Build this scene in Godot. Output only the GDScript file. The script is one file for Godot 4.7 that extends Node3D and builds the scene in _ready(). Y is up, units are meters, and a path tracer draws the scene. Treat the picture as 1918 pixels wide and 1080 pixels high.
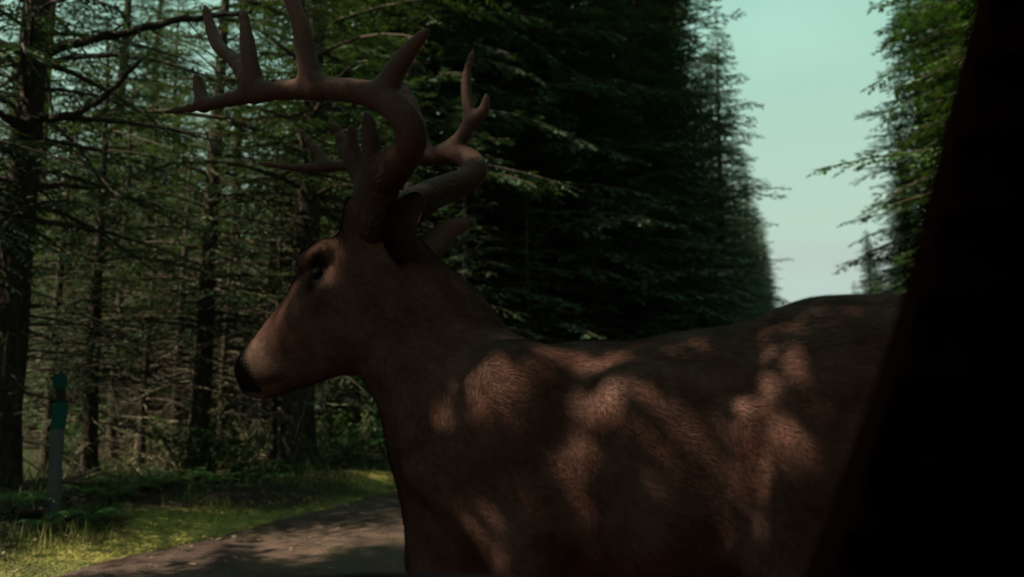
extends Node3D

const EYE := 1.15
const PITCH := 7.49
const FOC := 1483.6          # focal length in photograph pixels
var rng := RandomNumberGenerator.new()
var noise := FastNoiseLite.new()
var road_dir := Vector3(sin(deg_to_rad(21.0)), 0, -cos(deg_to_rad(21.0)))
var road_right := Vector3(cos(deg_to_rad(21.0)), 0, sin(deg_to_rad(21.0)))
var sun_to := Vector3(-0.64, 0.71, 0.27).normalized()
var M := {}
var taken := {}
# the deer: spot on the ground under its withers, its forward and left directions
var deer_at := Vector3(0.0687, 0, -2.0)
var deer_f := Vector3(-cos(deg_to_rad(17.0)), 0, -sin(deg_to_rad(17.0)))
var deer_l := Vector3(-sin(deg_to_rad(17.0)), 0, cos(deg_to_rad(17.0)))

# ---------------------------------------------------------------- naming
func numbered(called: String) -> String:
	if not taken.has(called):
		taken[called] = 0
		return called
	taken[called] += 1
	return "%s_%03d" % [called, taken[called]]

func thing(called: String, label: String, category: String, at := Vector3.ZERO, group := "") -> Node3D:
	var o := Node3D.new()
	o.name = numbered(called)
	add_child(o)
	o.position = at
	tag(o, label, category, group)
	return o

func tag(o: Node, label: String, category: String, group := "") -> void:
	o.set_meta("label", label)
	o.set_meta("category", category)
	if group != "":
		o.set_meta("group", group)

func part(called: String, mesh: Mesh, mat: Material, parent: Node, stuff := false) -> MeshInstance3D:
	var o := MeshInstance3D.new()
	o.name = called if parent != self else numbered(called)
	o.mesh = mesh
	o.material_override = mat
	parent.add_child(o, true)
	if stuff:
		o.set_meta("kind", "stuff")
	return o

# ---------------------------------------------------------------- sight lines used to measure places
func ray(u: float, v: float) -> Vector3:
	var p := deg_to_rad(PITCH)
	var y := (540.0 - v) / FOC
	return Vector3((u - 959.0) / FOC, y * cos(p) + sin(p), y * sin(p) - cos(p))

func at(u: float, v: float, depth: float) -> Vector3:
	var r := ray(u, v)
	return Vector3(0, EYE, 0) + r * (depth / -r.z)

func road_pt(lat: float, along: float, y := 0.0) -> Vector3:
	return road_right * lat + road_dir * along + Vector3(0, y, 0)

func sp(u: float, v: float, s: float) -> Vector3:   # a point of the deer in its own axes: x right, y up, -z forward
	var r := ray(u, v)
	var c := Vector3(0, EYE, 0)
	var t := (deer_at + deer_l * s - c).dot(deer_l) / r.dot(deer_l)
	var p := c + r * t
	return Vector3(-s, p.y, -(p - deer_at).dot(deer_f))

func fys(f: float, y: float, s: float) -> Vector3:
	return Vector3(-s, y, -f)

# Openings cut in unseen foliage to let sunlight onto the deer and the verge.
# [u, v, half width, half height, turn in degrees, how far left of the deer's middle] and, for the ground, the same without the last
var deer_light := [
	[928, 710, 54, 38, -28, 0.2], [894, 738, 20, 40, 12, 0.2], [1112, 674, 66, 32, -12, 0.17], [1240, 655, 95, 32, -10, 0.15], [1130, 745, 24, 58, 36, 0.2],
	[1086, 845, 20, 75, 24, 0.23], [1062, 950, 27, 95, 0, 0.23], [1205, 745, 26, 60, 0, 0.2], [1232, 850, 30, 105, -18, 0.24], [1275, 800, 14, 70, -16, 0.24],
	[1398, 815, 10, 85, -6, 0.23], [1418, 945, 24, 90, -10, 0.23], [1462, 680, 18, 60, -10, 0.23], [1492, 770, 30, 100, -14, 0.23],
	[1530, 594, 115, 28, -12, 0.15], [905, 1005, 16, 66, -30, 0.2], [915, 580, 125, 44, 38, 0.10], [500, 615, 38, 90, 38, 0.10],
	[600, 475, 40, 22, -20, 0.12], [845, 422, 36, 20, 0, -0.05], [826, 765, 5, 50, 22, 0.15], [700, 140, 36, 24, 0, 0.3, 1], [870, 310, 30, 30, 0, -0.25]]
var ground_light := [
	[120, 1020, 190, 34, -4], [330, 1000, 180, 16, -14], [560, 960, 110, 12, -12], [640, 885, 110, 34, 0], [640, 945, 70, 9, -3], [700, 930, 60, 7, -6],
	[560, 1010, 60, 8, 0], [60, 985, 60, 14, 0], [300, 1035, 90, 6, -8], [480, 985, 60, 5, -8]]
var canopy_at = null

func pixel(p: Vector3) -> Vector2:
	var q := p - Vector3(0, EYE, 0)
	var a := deg_to_rad(PITCH)
	var y := q.y * cos(a) + q.z * sin(a)
	var z := q.y * sin(a) * -1.0 + q.z * cos(a)
	return Vector2(959.0 + FOC * q.x / -z, 540.0 - FOC * y / -z)

func inside(w: Vector2, e: Array, grow: float) -> bool:
	var d := (w - Vector2(e[0], e[1])).rotated(-deg_to_rad(e[4]))
	return pow(d.x / (e[2] + grow), 2.0) + pow(d.y / (e[3] + grow), 2.0) < 1.0

func open_to_sun(p: Vector3, wide := 1.0) -> bool:
	var across := sun_to.dot(deer_l)
	var rag := Vector2(noise.get_noise_3d(p.x * 220.0, p.y * 220.0, p.z * 220.0), noise.get_noise_3d(p.x * 220.0 + 500.0, p.y * 220.0, p.z * 220.0)) * 38.0
	for e in deer_light:
		var t: float = (p - deer_at - deer_l * e[5]).dot(deer_l) / across
		if t < 0.5:
			continue
		var q: Vector3 = p - sun_to * t
		if q.y > 0.5 and q.y < 2.4 and absf((q - deer_at).dot(deer_f)) < 1.3 and inside(pixel(q) + rag, e, (20.0 + 0.9 * t) if wide < 1.5 else 14.0 + 2.6 * t):
			return true
	var g := p - sun_to * (p.y / sun_to.y)
	if g.z < -3.5 and wide > 1.5:
		var w := pixel(g)
		for e in ground_light:
			if inside(w, e, wide * 1.2 * (p.y / sun_to.y) * 5.0 / -g.z):
				return true
	return false

# ---------------------------------------------------------------- mesh helpers
class Buf:
	var v := PackedVector3Array()
	var n := PackedVector3Array()
	var c := PackedColorArray()
	var uv := PackedVector2Array()
	var i := PackedInt32Array()
	func tri(a: Vector3, b: Vector3, d: Vector3, col: Color) -> void:
		v.append(a); v.append(b); v.append(d)
		c.append(col); c.append(col); c.append(col)
	func quad(a: Vector3, b: Vector3, d: Vector3, e: Vector3, col: Color) -> void:
		tri(a, b, d, col); tri(a, d, e, col)
	func blade(p: Vector3, dir: Vector3, side: Vector3, l: float, w: float, col: Color) -> void:
		var m := p + dir * (l * 0.45)
		var tip := p + dir * l
		tri(p, m + side * w, tip, col)
		tri(p, tip, m - side * w, col)
	# tube with its own vertices and normals
	func tube(pts: PackedVector3Array, rad: PackedFloat32Array, sides: int, col: Color, rough := 0.0, seed_ := 0.0) -> void:
		var base := v.size()
		var up := Vector3.UP
		for k in pts.size():
			var d: Vector3 = (pts[mini(k + 1, pts.size() - 1)] - pts[maxi(k - 1, 0)]).normalized()
			if absf(d.dot(up)) > 0.9:
				up = Vector3.RIGHT
			var a := d.cross(up).normalized()
			var b := a.cross(d).normalized()
			up = b
			for s in sides:
				var t := TAU * s / sides
				var o := a * cos(t) - b * sin(t)
				var r := rad[k]
				if rough > 0.0:
					r *= 1.0 + rough * sin(s * 2.3 + k * 1.7 + seed_) * sin(s * 5.1 - k * 0.9 + seed_ * 2.0)
				v.append(pts[k] + o * r)
				n.append(o)
				c.append(col)
		for k in pts.size() - 1:
			for s in sides:
				var s2 := (s + 1) % sides
				var p := base + k * sides
				i.append_array([p + s, p + sides + s, p + s2, p + s2, p + sides + s, p + sides + s2])
	func mesh() -> ArrayMesh:
		var arr := []
		arr.resize(Mesh.ARRAY_MAX)
		arr[Mesh.ARRAY_VERTEX] = v
		if n.size() == v.size():
			arr[Mesh.ARRAY_NORMAL] = n
		if c.size() == v.size():
			arr[Mesh.ARRAY_COLOR] = c
		if uv.size() == v.size():
			arr[Mesh.ARRAY_TEX_UV] = uv
		if i.size() > 0:
			arr[Mesh.ARRAY_INDEX] = i
		var m := ArrayMesh.new()
		m.add_surface_from_arrays(Mesh.PRIMITIVE_TRIANGLES, arr)
		return m

# a field of tapered capsules joined by a smooth minimum, meshed as surface nets
# bone: [a, b, ra, rb, width ratio across x, blend, carve]
func bone(a: Vector3, b: Vector3, ra: float, rb: float, q := 1.0, k := 0.05, carve := false) -> Array:
	return [a, b, ra, rb, q, k, carve]

func nets(bones: Array, c: float) -> Buf:
	var lo := Vector3.ONE * 1e3
	var hi := Vector3.ONE * -1e3
	for b in bones:
		if b[6]:
			continue
		var r: float = maxf(b[2], b[3]) * maxf(1.0, b[4]) + 3.0 * c
		for e in 2:
			lo = lo.min(b[e] - Vector3.ONE * r)
			hi = hi.max(b[e] + Vector3.ONE * r)
	var nx := int((hi.x - lo.x) / c) + 2
	var ny := int((hi.y - lo.y) / c) + 2
	var nz := int((hi.z - lo.z) / c) + 2
	var F := PackedFloat32Array()
	F.resize(nx * ny * nz)
	F.fill(0.5)
	for b in bones:
		var a: Vector3 = b[0]
		var ab: Vector3 = b[1] - a
		var l2 := maxf(ab.length_squared(), 1e-9)
		var ra: float = b[2]
		var dr: float = b[3] - ra
		var q: float = b[4]
		var k: float = b[5]
		var carve: bool = b[6]
		var m := maxf(b[2], b[3]) + k + 2.5 * c
		var mx := maxf(b[2], b[3]) * q + k + 2.5 * c
		var p0 := (a.min(b[1]) - Vector3(mx, m, m) - lo) / c
		var p1 := (a.max(b[1]) + Vector3(mx, m, m) - lo) / c
		for z in range(maxi(0, int(p0.z)), mini(nz, int(p1.z) + 2)):
			for y in range(maxi(0, int(p0.y)), mini(ny, int(p1.y) + 2)):
				var row := (z * ny + y) * nx
				for x in range(maxi(0, int(p0.x)), mini(nx, int(p1.x) + 2)):
					var w := lo + Vector3(x, y, z) * c - a
					var t := clampf(w.dot(ab) / l2, 0.0, 1.0)
					w -= ab * t
					w.x /= q
					var d := w.length() - ra - dr * t
					var o := F[row + x]
					if carve:
						var h := maxf(k - absf(o + d), 0.0) / k
						F[row + x] = maxf(o, -d) + h * h * k * 0.25
					else:
						var h := maxf(k - absf(o - d), 0.0) / k
						F[row + x] = minf(o, d) - h * h * k * 0.25
	var out := Buf.new()
	var id := PackedInt32Array()
	id.resize(nx * ny * nz)
	var sx := 1
	var sy := nx
	var sz := nx * ny
	var off := [0, sx, sy, sx + sy, sz, sx + sz, sy + sz, sx + sy + sz]
	var corner := [Vector3(0, 0, 0), Vector3(1, 0, 0), Vector3(0, 1, 0), Vector3(1, 1, 0), Vector3(0, 0, 1), Vector3(1, 0, 1), Vector3(0, 1, 1), Vector3(1, 1, 1)]
	var edges := [0, 1, 2, 3, 4, 5, 6, 7, 0, 2, 1, 3, 4, 6, 5, 7, 0, 4, 1, 5, 2, 6, 3, 7]
	var skip := 6.0 * c
	for z in nz - 1:
		for y in ny - 1:
			var row := (z * ny + y) * nx
			for x in nx - 1:
				var i0 := row + x
				if absf(F[i0]) > skip:
					continue
				var mask := 0
				for e in 8:
					if F[i0 + off[e]] < 0.0:
						mask |= 1 << e
				if mask == 0 or mask == 255:
					continue
				var sum := Vector3.ZERO
				var cnt := 0
				for e in 12:
					var e0: int = edges[e * 2]
					var e1: int = edges[e * 2 + 1]
					if ((mask >> e0) & 1) != ((mask >> e1) & 1):
						var f0: float = F[i0 + off[e0]]
						var f1: float = F[i0 + off[e1]]
						sum += corner[e0].lerp(corner[e1], f0 / (f0 - f1))
						cnt += 1
				id[i0] = out.v.size()
				out.v.append(lo + (Vector3(x, y, z) + sum / cnt) * c)
				var g := Vector3(
					F[i0 + 1] + F[i0 + 1 + sy] + F[i0 + 1 + sz] + F[i0 + 1 + sy + sz] - F[i0] - F[i0 + sy] - F[i0 + sz] - F[i0 + sy + sz],
					F[i0 + sy] + F[i0 + sy + 1] + F[i0 + sy + sz] + F[i0 + sy + 1 + sz] - F[i0] - F[i0 + 1] - F[i0 + sz] - F[i0 + 1 + sz],
					F[i0 + sz] + F[i0 + sz + 1] + F[i0 + sz + sy] + F[i0 + sz + 1 + sy] - F[i0] - F[i0 + 1] - F[i0 + sy] - F[i0 + 1 + sy])
				out.n.append(g.normalized())
				if x > 0 and y > 0 and z > 0:
					var in0 := (mask & 1) == 1
					if in0 != (((mask >> 1) & 1) == 1):
						quad_ids(out, id[i0], id[i0 - sy], id[i0 - sy - sz], id[i0 - sz], in0)
					if in0 != (((mask >> 2) & 1) == 1):
						quad_ids(out, id[i0], id[i0 - sz], id[i0 - sz - sx], id[i0 - sx], in0)
					if in0 != (((mask >> 4) & 1) == 1):
						quad_ids(out, id[i0], id[i0 - sx], id[i0 - sx - sy], id[i0 - sy], in0)
	return out

func quad_ids(o: Buf, a: int, b: int, c: int, d: int, flip: bool) -> void:
	if flip:
		o.i.append_array([a, c, b, a, d, c])
	else:
		o.i.append_array([a, b, c, a, c, d])

# ---------------------------------------------------------------- materials
func noise_tex(freq: float, octaves: int, ramp: Array, size := 512, seed_ := 1, kind := FastNoiseLite.TYPE_SIMPLEX_SMOOTH) -> NoiseTexture2D:
	var n := FastNoiseLite.new()
	n.seed = seed_
	n.noise_type = kind
	n.frequency = freq
	n.fractal_octaves = octaves
	var t := NoiseTexture2D.new()
	t.width = size
	t.height = size
	t.seamless = true
	t.noise = n
	if ramp.size() > 0:
		var g := Gradient.new()
		g.offsets = PackedFloat32Array(ramp.map(func(e): return e[0]))
		g.colors = PackedColorArray(ramp.map(func(e): return (e[1] as Color).linear_to_srgb()))
		t.color_ramp = g
	return t

func mat(called: String, rough: float, vertex := true, col := Color.WHITE) -> StandardMaterial3D:
	var m := StandardMaterial3D.new()
	m.resource_name = called
	m.roughness = rough
	m.vertex_color_use_as_albedo = vertex
	m.albedo_color = col.linear_to_srgb()
	m.metallic_specular = 0.3
	m.cull_mode = BaseMaterial3D.CULL_DISABLED
	M[called] = m
	return m

func make_materials() -> void:
	var m := mat("needles", 0.55)
	m.backlight_enabled = true
	m.backlight = Color(0.6, 0.66, 0.36)
	m = mat("leaves", 0.5)
	m.backlight_enabled = true
	m.backlight = Color(0.6, 0.7, 0.25)
	m = mat("grass", 0.7)
	m.backlight_enabled = true
	m.backlight = Color(0.5, 0.6, 0.2)
	m = mat("bark", 0.9)
	m.albedo_texture = noise_tex(0.02, 4, [[0.0, Color(0.35, 0.3, 0.28)], [0.5, Color(0.7, 0.66, 0.62)], [0.66, Color(1.0, 0.98, 0.92)], [0.72, Color(2.2, 2.2, 1.9).clamp()], [1.0, Color(1, 1, 0.9)]], 512, 3)
	m.heightmap_enabled = true
	m.heightmap_texture = noise_tex(0.03, 4, [], 512, 5)
	m.heightmap_scale = 2.0
	m.uv1_triplanar = true
	m.uv1_scale = Vector3(1.6, 0.5, 1.6)
	m = mat("twig", 0.9)
	m = mat("floor", 0.95)
	m.albedo_texture = noise_tex(0.03, 5, [[0.0, Color(0.35, 0.33, 0.3)], [0.5, Color(0.8, 0.78, 0.75)], [1.0, Color(1, 1, 1)]], 512, 8)
	m.heightmap_enabled = true
	m.heightmap_texture = noise_tex(0.05, 5, [], 512, 9)
	m.heightmap_scale = 4.0
	m.uv1_triplanar = true
	m.uv1_world_triplanar = true
	m.uv1_scale = Vector3(0.8, 0.8, 0.8)
	m = mat("dirt", 0.9)
	m.albedo_texture = noise_tex(0.06, 5, [[0.0, Color(0.5, 0.45, 0.45)], [0.5, Color(0.85, 0.8, 0.8)], [0.68, Color(1, 0.96, 0.92)], [1.0, Color(1, 1, 1)]], 1024, 12)
	m.heightmap_enabled = true
	m.heightmap_texture = noise_tex(0.09, 5, [], 1024, 13)
	m.heightmap_scale = 1.6
	m.uv1_triplanar = true
	m.uv1_world_triplanar = true
	m.uv1_scale = Vector3(0.7, 0.7, 0.7)
	m = mat("hide", 0.85)
	m.metallic_specular = 0.15
	m = mat("hair", 0.65)
	m.metallic_specular = 0.2
	m = mat("antler", 0.6)
	m.metallic_specular = 0.2
	m.heightmap_enabled = true
	m.heightmap_texture = noise_tex(0.04, 4, [], 512, 21)
	m.heightmap_scale = 0.16
	m.uv1_triplanar = true
	m.uv1_scale = Vector3(8, 4, 8)
	m = mat("eye", 0.5, false, Color(0.006, 0.004, 0.003))
	m.metallic_specular = 0.1
	m = mat("trim", 0.85, false, Color(0.22, 0.06, 0.04))
	m.metallic_specular = 0.1
	m = mat("dash", 0.8, false, Color(0.004, 0.004, 0.005))
	m.metallic_specular = 0.02
	m = mat("post", 0.85)
	m.heightmap_enabled = true
	m.heightmap_texture = noise_tex(0.05, 4, [], 256, 31)
	m.heightmap_scale = 0.6
	m.uv1_triplanar = true
	m.uv1_scale = Vector3(4, 0.8, 4)

# ---------------------------------------------------------------- sky
func make_sky() -> void:
	var env := Environment.new()
	env.background_mode = Environment.BG_SKY
	env.tonemap_mode = Environment.TONE_MAPPER_LINEAR
	env.tonemap_exposure = 1.9
	env.sdfgi_enabled = true
	env.ssao_enabled = true
	env.ssil_enabled = true
	var w := 512
	var h := 256
	var im := Image.create(w, h, false, Image.FORMAT_RGBF)
	var n := FastNoiseLite.new()
	n.seed = 4
	n.frequency = 1.1
	n.fractal_octaves = 5
	for y in h:
		var el := PI * (0.5 - (y + 0.5) / h)
		for x in w:
			var az := TAU * ((x + 0.5) / w - 0.5)
			var d := Vector3(sin(az) * cos(el), sin(el), -cos(az) * cos(el))
			var t := clampf(sin(el), 0.0, 1.0)
			var col := Color(0.44, 0.545, 0.49).lerp(Color(0.44, 0.60, 0.49), smoothstep(0.08, 0.22, t)).lerp(Color(0.34, 0.60, 0.50), smoothstep(0.15, 0.5, t))
			var q := n.get_noise_3d(d.x * 2.2, d.y * 3.0, d.z * 2.2)
			# a paler band with a ragged edge, lower towards the left of the road
			var edge := 19.9 + (el - 0.12) * -14.5 + 0.9 * n.get_noise_3d(d.x * 9.0, d.y * 9.0, d.z * 9.0)
			var bank := smoothstep(0.25, -0.35, rad_to_deg(az) - edge) * smoothstep(-40.0, 10.0, rad_to_deg(az))
			col = col.lerp(Color(0.50, 0.78, 0.69), clampf(bank * 0.75 + smoothstep(0.0, 0.6, q) * 0.3, 0.0, 1.0))
			if el < 0.0:
				col = Color(0.05, 0.06, 0.045)
			im.set_pixel(x, y, Color(col.r, col.g, col.b) * 0.59)
	var pano := PanoramaSkyMaterial.new()
	pano.panorama = ImageTexture.create_from_image(im)
	var sky := Sky.new()
	sky.sky_material = pano
	env.sky = sky
	var we := WorldEnvironment.new()
	we.name = "world"
	we.environment = env
	add_child(we)

# ---------------------------------------------------------------- ground and road
func ground_y(p: Vector3) -> float:
	var lat := p.dot(road_right)
	var off := maxf(-4.9 - lat, lat - 3.6)
	var y := 0.16 * smoothstep(-0.1, 0.9, off) * (0.75 + 0.5 * noise.get_noise_2d(p.x * 40.0, p.z * 40.0))
	y += smoothstep(0.3, 4.0, off) * (0.22 * noise.get_noise_2d(p.x * 9.0, p.z * 9.0) + 0.10 * noise.get_noise_2d(p.x * 55.0, p.z * 55.0))
	return y - 0.02

func road_edge(along: float, right: bool) -> float:
	if right:
		return 3.4 + 0.25 * noise.get_noise_2d(along * 20.0, 300.0) + 0.12 * noise.get_noise_2d(along * 90.0, 40.0)
	return -4.72 + 0.18 * noise.get_noise_2d(along * 20.0, 10.0) + 0.10 * noise.get_noise_2d(along * 120.0, 90.0)

func make_ground() -> void:
	var b := Buf.new()
	var ni := 90
	var nj := 200
	var lats := []
	for i in range(-ni, ni + 1):
		var t := absf(i) / float(ni)
		lats.append(-0.7 + signf(i) * (0.22 * absf(i) + 300.0 * pow(t, 6.0)))
	var alongs := []
	for j in range(-60, nj + 1):
		alongs.append(0.22 * j - 80.0 * pow(clampf(-j / 60.0, 0, 1), 4.0) + 560.0 * pow(clampf(j / float(nj), 0, 1), 5.0))
	var w := lats.size()
	for j in alongs.size():
		for i in w:
			var p := road_pt(lats[i], alongs[j])
			p.y = ground_y(p)
			b.v.append(p)
			b.n.append(Vector3(ground_y(p - Vector3(0.1, 0, 0)) - ground_y(p + Vector3(0.1, 0, 0)), 0.2, ground_y(p - Vector3(0, 0, 0.1)) - ground_y(p + Vector3(0, 0, 0.1))).normalized())
			var lat: float = lats[i]
			var off := maxf(-4.7 - lat, lat - 3.4)
			var k := noise.get_noise_2d(p.x * 14.0, p.z * 14.0)
			var k2 := noise.get_noise_2d(p.x * 45.0 + 70.0, p.z * 45.0)
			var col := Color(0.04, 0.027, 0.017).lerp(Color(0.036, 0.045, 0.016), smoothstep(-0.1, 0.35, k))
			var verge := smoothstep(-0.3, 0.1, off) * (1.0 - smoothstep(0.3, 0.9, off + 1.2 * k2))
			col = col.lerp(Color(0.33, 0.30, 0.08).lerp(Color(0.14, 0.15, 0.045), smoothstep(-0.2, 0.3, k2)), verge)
			b.c.append(col)
	for j in alongs.size() - 1:
		for i in w - 1:
			var q := j * w + i
			b.i.append_array([q, q + w, q + 1, q + 1, q + w, q + w + 1])
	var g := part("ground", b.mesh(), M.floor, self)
	g.set_meta("kind", "structure")
	var r := Buf.new()
	var nl := 40
	var rows := 0
	var al := -30.0
	while al < 170.0:
		for i in nl + 1:
			var t := i / float(nl)
			var lat := lerpf(road_edge(al, false), road_edge(al, true), t)
			var p := road_pt(lat, al)
			var rut := exp(-pow((lat + 2.2) / 0.35, 2.0)) + exp(-pow((lat - 1.0) / 0.35, 2.0))
			p.y = 0.012 + 0.03 * sin(PI * t) - 0.012 * rut + 0.008 * noise.get_noise_2d(p.x * 60.0, p.z * 60.0)
			if i == 0 or i == nl:
				p.y = -0.03
			r.v.append(p)
			r.n.append(Vector3.UP)
			var k := noise.get_noise_2d(p.x * 30.0, p.z * 30.0)
			var k2 := noise.get_noise_2d(p.x * 110.0, p.z * 110.0)
			var col := Color(0.075, 0.049, 0.042).lerp(Color(0.14, 0.096, 0.074), smoothstep(-0.2, 0.4, k + 0.5 * k2))
			col = col.lerp(Color(0.07, 0.05, 0.035), smoothstep(0.1, 0.5, k2) * 0.6)
			r.c.append(col)
		rows += 1
		al += 0.15 if al > -2.0 and al < 22.0 else 0.8
	for j in rows - 1:
		for i in nl:
			var q := j * (nl + 1) + i
			r.i.append_array([q, q + nl + 1, q + 1, q + 1, q + nl + 1, q + nl + 2])
	part("road", r.mesh(), M.dirt, self).set_meta("kind", "structure")

# ---------------------------------------------------------------- trees
func rnd(a: float, b: float) -> float:
	return rng.randf_range(a, b)

# one spray of needled twigs along a bough
func spray(f: Buf, wood: Buf, base: Vector3, az: float, L: float, rise: float, droop: float, r: float, col: Color, step: float, blade_l: float, blade_w: float, fill: float) -> void:
	var dir := Vector3(cos(az), 0, sin(az))
	var side := Vector3(-sin(az), 0, cos(az))
	var pts := PackedVector3Array()
	var rad := PackedFloat32Array()
	var sway := rnd(-0.12, 0.12)
	for k in 6:
		var t := k / 5.0
		pts.append(base + dir * (L * t) + Vector3(0, L * (rise * t - droop * t * t), 0) + side * (sway * L * t * t))
		rad.append(maxf(r * (1.0 - 0.85 * t), 0.004))
	wood.tube(pts, rad, 4, Color(0.06, 0.045, 0.035))
	var s := L * 0.12
	while s < L:
		var t := s / L
		var k := minf(t * 5.0, 4.999)
		var p := pts[int(k)].lerp(pts[int(k) + 1], k - int(k))
		var along := (pts[int(k) + 1] - pts[int(k)]).normalized()
		for sd: float in [-1.0, 1.0]:
			if rng.randf() > fill:
				continue
			var tl := (0.16 + 0.34 * (1.0 - t) * minf(L, 2.0)) * rnd(0.6, 1.25)
			var td := (along * rnd(0.5, 0.95) + side * sd * rnd(0.7, 1.0) + Vector3(0, rnd(-0.62, 0.22), 0)).normalized()
			var tside := td.cross(Vector3.UP).normalized()
			var c := col * rnd(0.7, 1.3)
			c.a = 1.0
			var u := 0.04
			while u < tl:
				var q := p + td * u
				for s2: float in [-1.0, 1.0]:
					var bd := (td * 0.8 + tside * (s2 * rnd(0.5, 0.9)) + Vector3(0, rnd(-0.35, 0.15), 0)).normalized()
					if canopy_at != null and open_to_sun(q + bd * blade_l * 0.5 + canopy_at, 3.0):
						continue
					f.blade(q, bd, bd.cross(Vector3(rnd(-0.6, 0.6), 1, rnd(-0.6, 0.6))).normalized(), blade_l * rnd(0.6, 1.2), blade_w, c)
				u += blade_l * 0.62
			if canopy_at == null or not open_to_sun(p + td * tl + canopy_at, 3.0):
				f.blade(p + td * tl * 0.9, td, tside, blade_l * 1.2, blade_w, c)
		s += step * rnd(0.75, 1.25)
	f.blade(pts[5], (pts[5] - pts[4]).normalized(), side, blade_l * 1.4, blade_w * 1.2, col)

func dead_branch(wood: Buf, base: Vector3, az: float, L: float, r: float, rise: float, col: Color) -> void:
	var pts := PackedVector3Array()
	var rad := PackedFloat32Array()
	var p := base
	var d := Vector3(cos(az), rise, sin(az)).normalized()
	for k in 6:
		pts.append(p)
		rad.append(maxf(r * (1.0 - k / 5.5), 0.003))
		p += d * (L / 5.0)
		d = (d + Vector3(rnd(-0.25, 0.25), rnd(-0.2, 0.16), rnd(-0.25, 0.25))).normalized()
	wood.tube(pts, rad, 4, col)
	for k in range(1, 5):
		if rng.randf() < 0.75:
			var q := pts[k]
			var e := (pts[k + 1] - pts[k]).normalized()
			e = (e + Vector3(rnd(-1, 1), rnd(-0.6, 0.3), rnd(-1, 1)) * 0.9).normalized()
			var l := L * rnd(0.15, 0.4)
			wood.tube(PackedVector3Array([q, q + e * l * 0.5, q + e * l + Vector3(0, rnd(-0.08, 0.04), 0)]), PackedFloat32Array([rad[k] * 0.6, rad[k] * 0.45, 0.0025]), 3, col)

# returns [trunk, branches, foliage] meshes of a spruce
func spruce(H: float, r0: float, live: float, reach: float, boughs: int, dead: int, fine: float, col: Color, fill := 0.9, broad := 1.0, taper := 0.75) -> Array:
	var trunk := Buf.new()
	var pts := PackedVector3Array()
	var rad := PackedFloat32Array()
	var lean := Vector3(rnd(-0.03, 0.03), 0, rnd(-0.03, 0.03))
	var ph := rnd(0, 9)
	var hs := [-0.25, 0.0, 0.12, 0.35, 0.8, 1.4, 2.1, 2.9, 3.8, 4.8, 5.9, 7.2, 9.0, 11.0, 13.5, 16.0]
	for h in hs:
		if h > H:
			break
		pts.append(Vector3(sin(h * 0.7 + ph) * 0.025, h, cos(h * 0.6 + ph) * 0.025) + lean * h)
		rad.append(r0 * pow(1.0 - h / H * 0.92, 0.8) * (1.0 + 0.55 * exp(-maxf(h, 0.0) * 4.0)))
	pts.append(Vector3(0, H, 0) + lean * H)
	rad.append(0.01)
	trunk.tube(pts, rad, 12, Color(0.07, 0.056, 0.047), 0.12, ph)
	var wood := Buf.new()
	var f := Buf.new()
	var az := 0.0
	for k in dead:
		var h := lerpf(0.5, maxf(live + 1.5, 3.5), rng.randf())
		az += 2.4 + rnd(-0.5, 0.5)
		var L := rnd(0.5, 1.9)
		dead_branch(wood, Vector3(0, h, 0) + lean * h, az, L, rnd(0.008, 0.02), rnd(-0.35, 0.25), Color(0.22, 0.20, 0.14) if rng.randf() < 0.4 else Color(0.085, 0.066, 0.05))
	for k in boughs:
		var t := (k + rng.randf()) / boughs
		var h := lerpf(live, H - 0.4, pow(t, 1.45))
		az += 2.4 + rnd(-0.45, 0.45)
		var L := reach * pow(1.0 - pow(t, 1.45), taper) * (rnd(0.4, 1.05) if rng.randf() < 0.8 else rnd(1.05, 1.45)) + 0.25
		if t < 0.12:
			L *= rnd(0.55, 1.0)
		var c := col.lerp(Color(0.055, 0.06, 0.03), rng.randf() * 0.5) * rnd(0.75, 1.3)
		spray(f, wood, Vector3(0, h, 0) + lean * h, az, L, rnd(-0.05, 0.25) + 0.35 * t, rnd(0.2, 0.45), (0.012 + 0.010 * L) * (1.0 if canopy_at == null else 0.45), c, 0.13 * fine, 0.085 * fine, 0.011 * fine * broad, fill)
	return [trunk.mesh(), wood.mesh(), f.mesh()]

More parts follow.
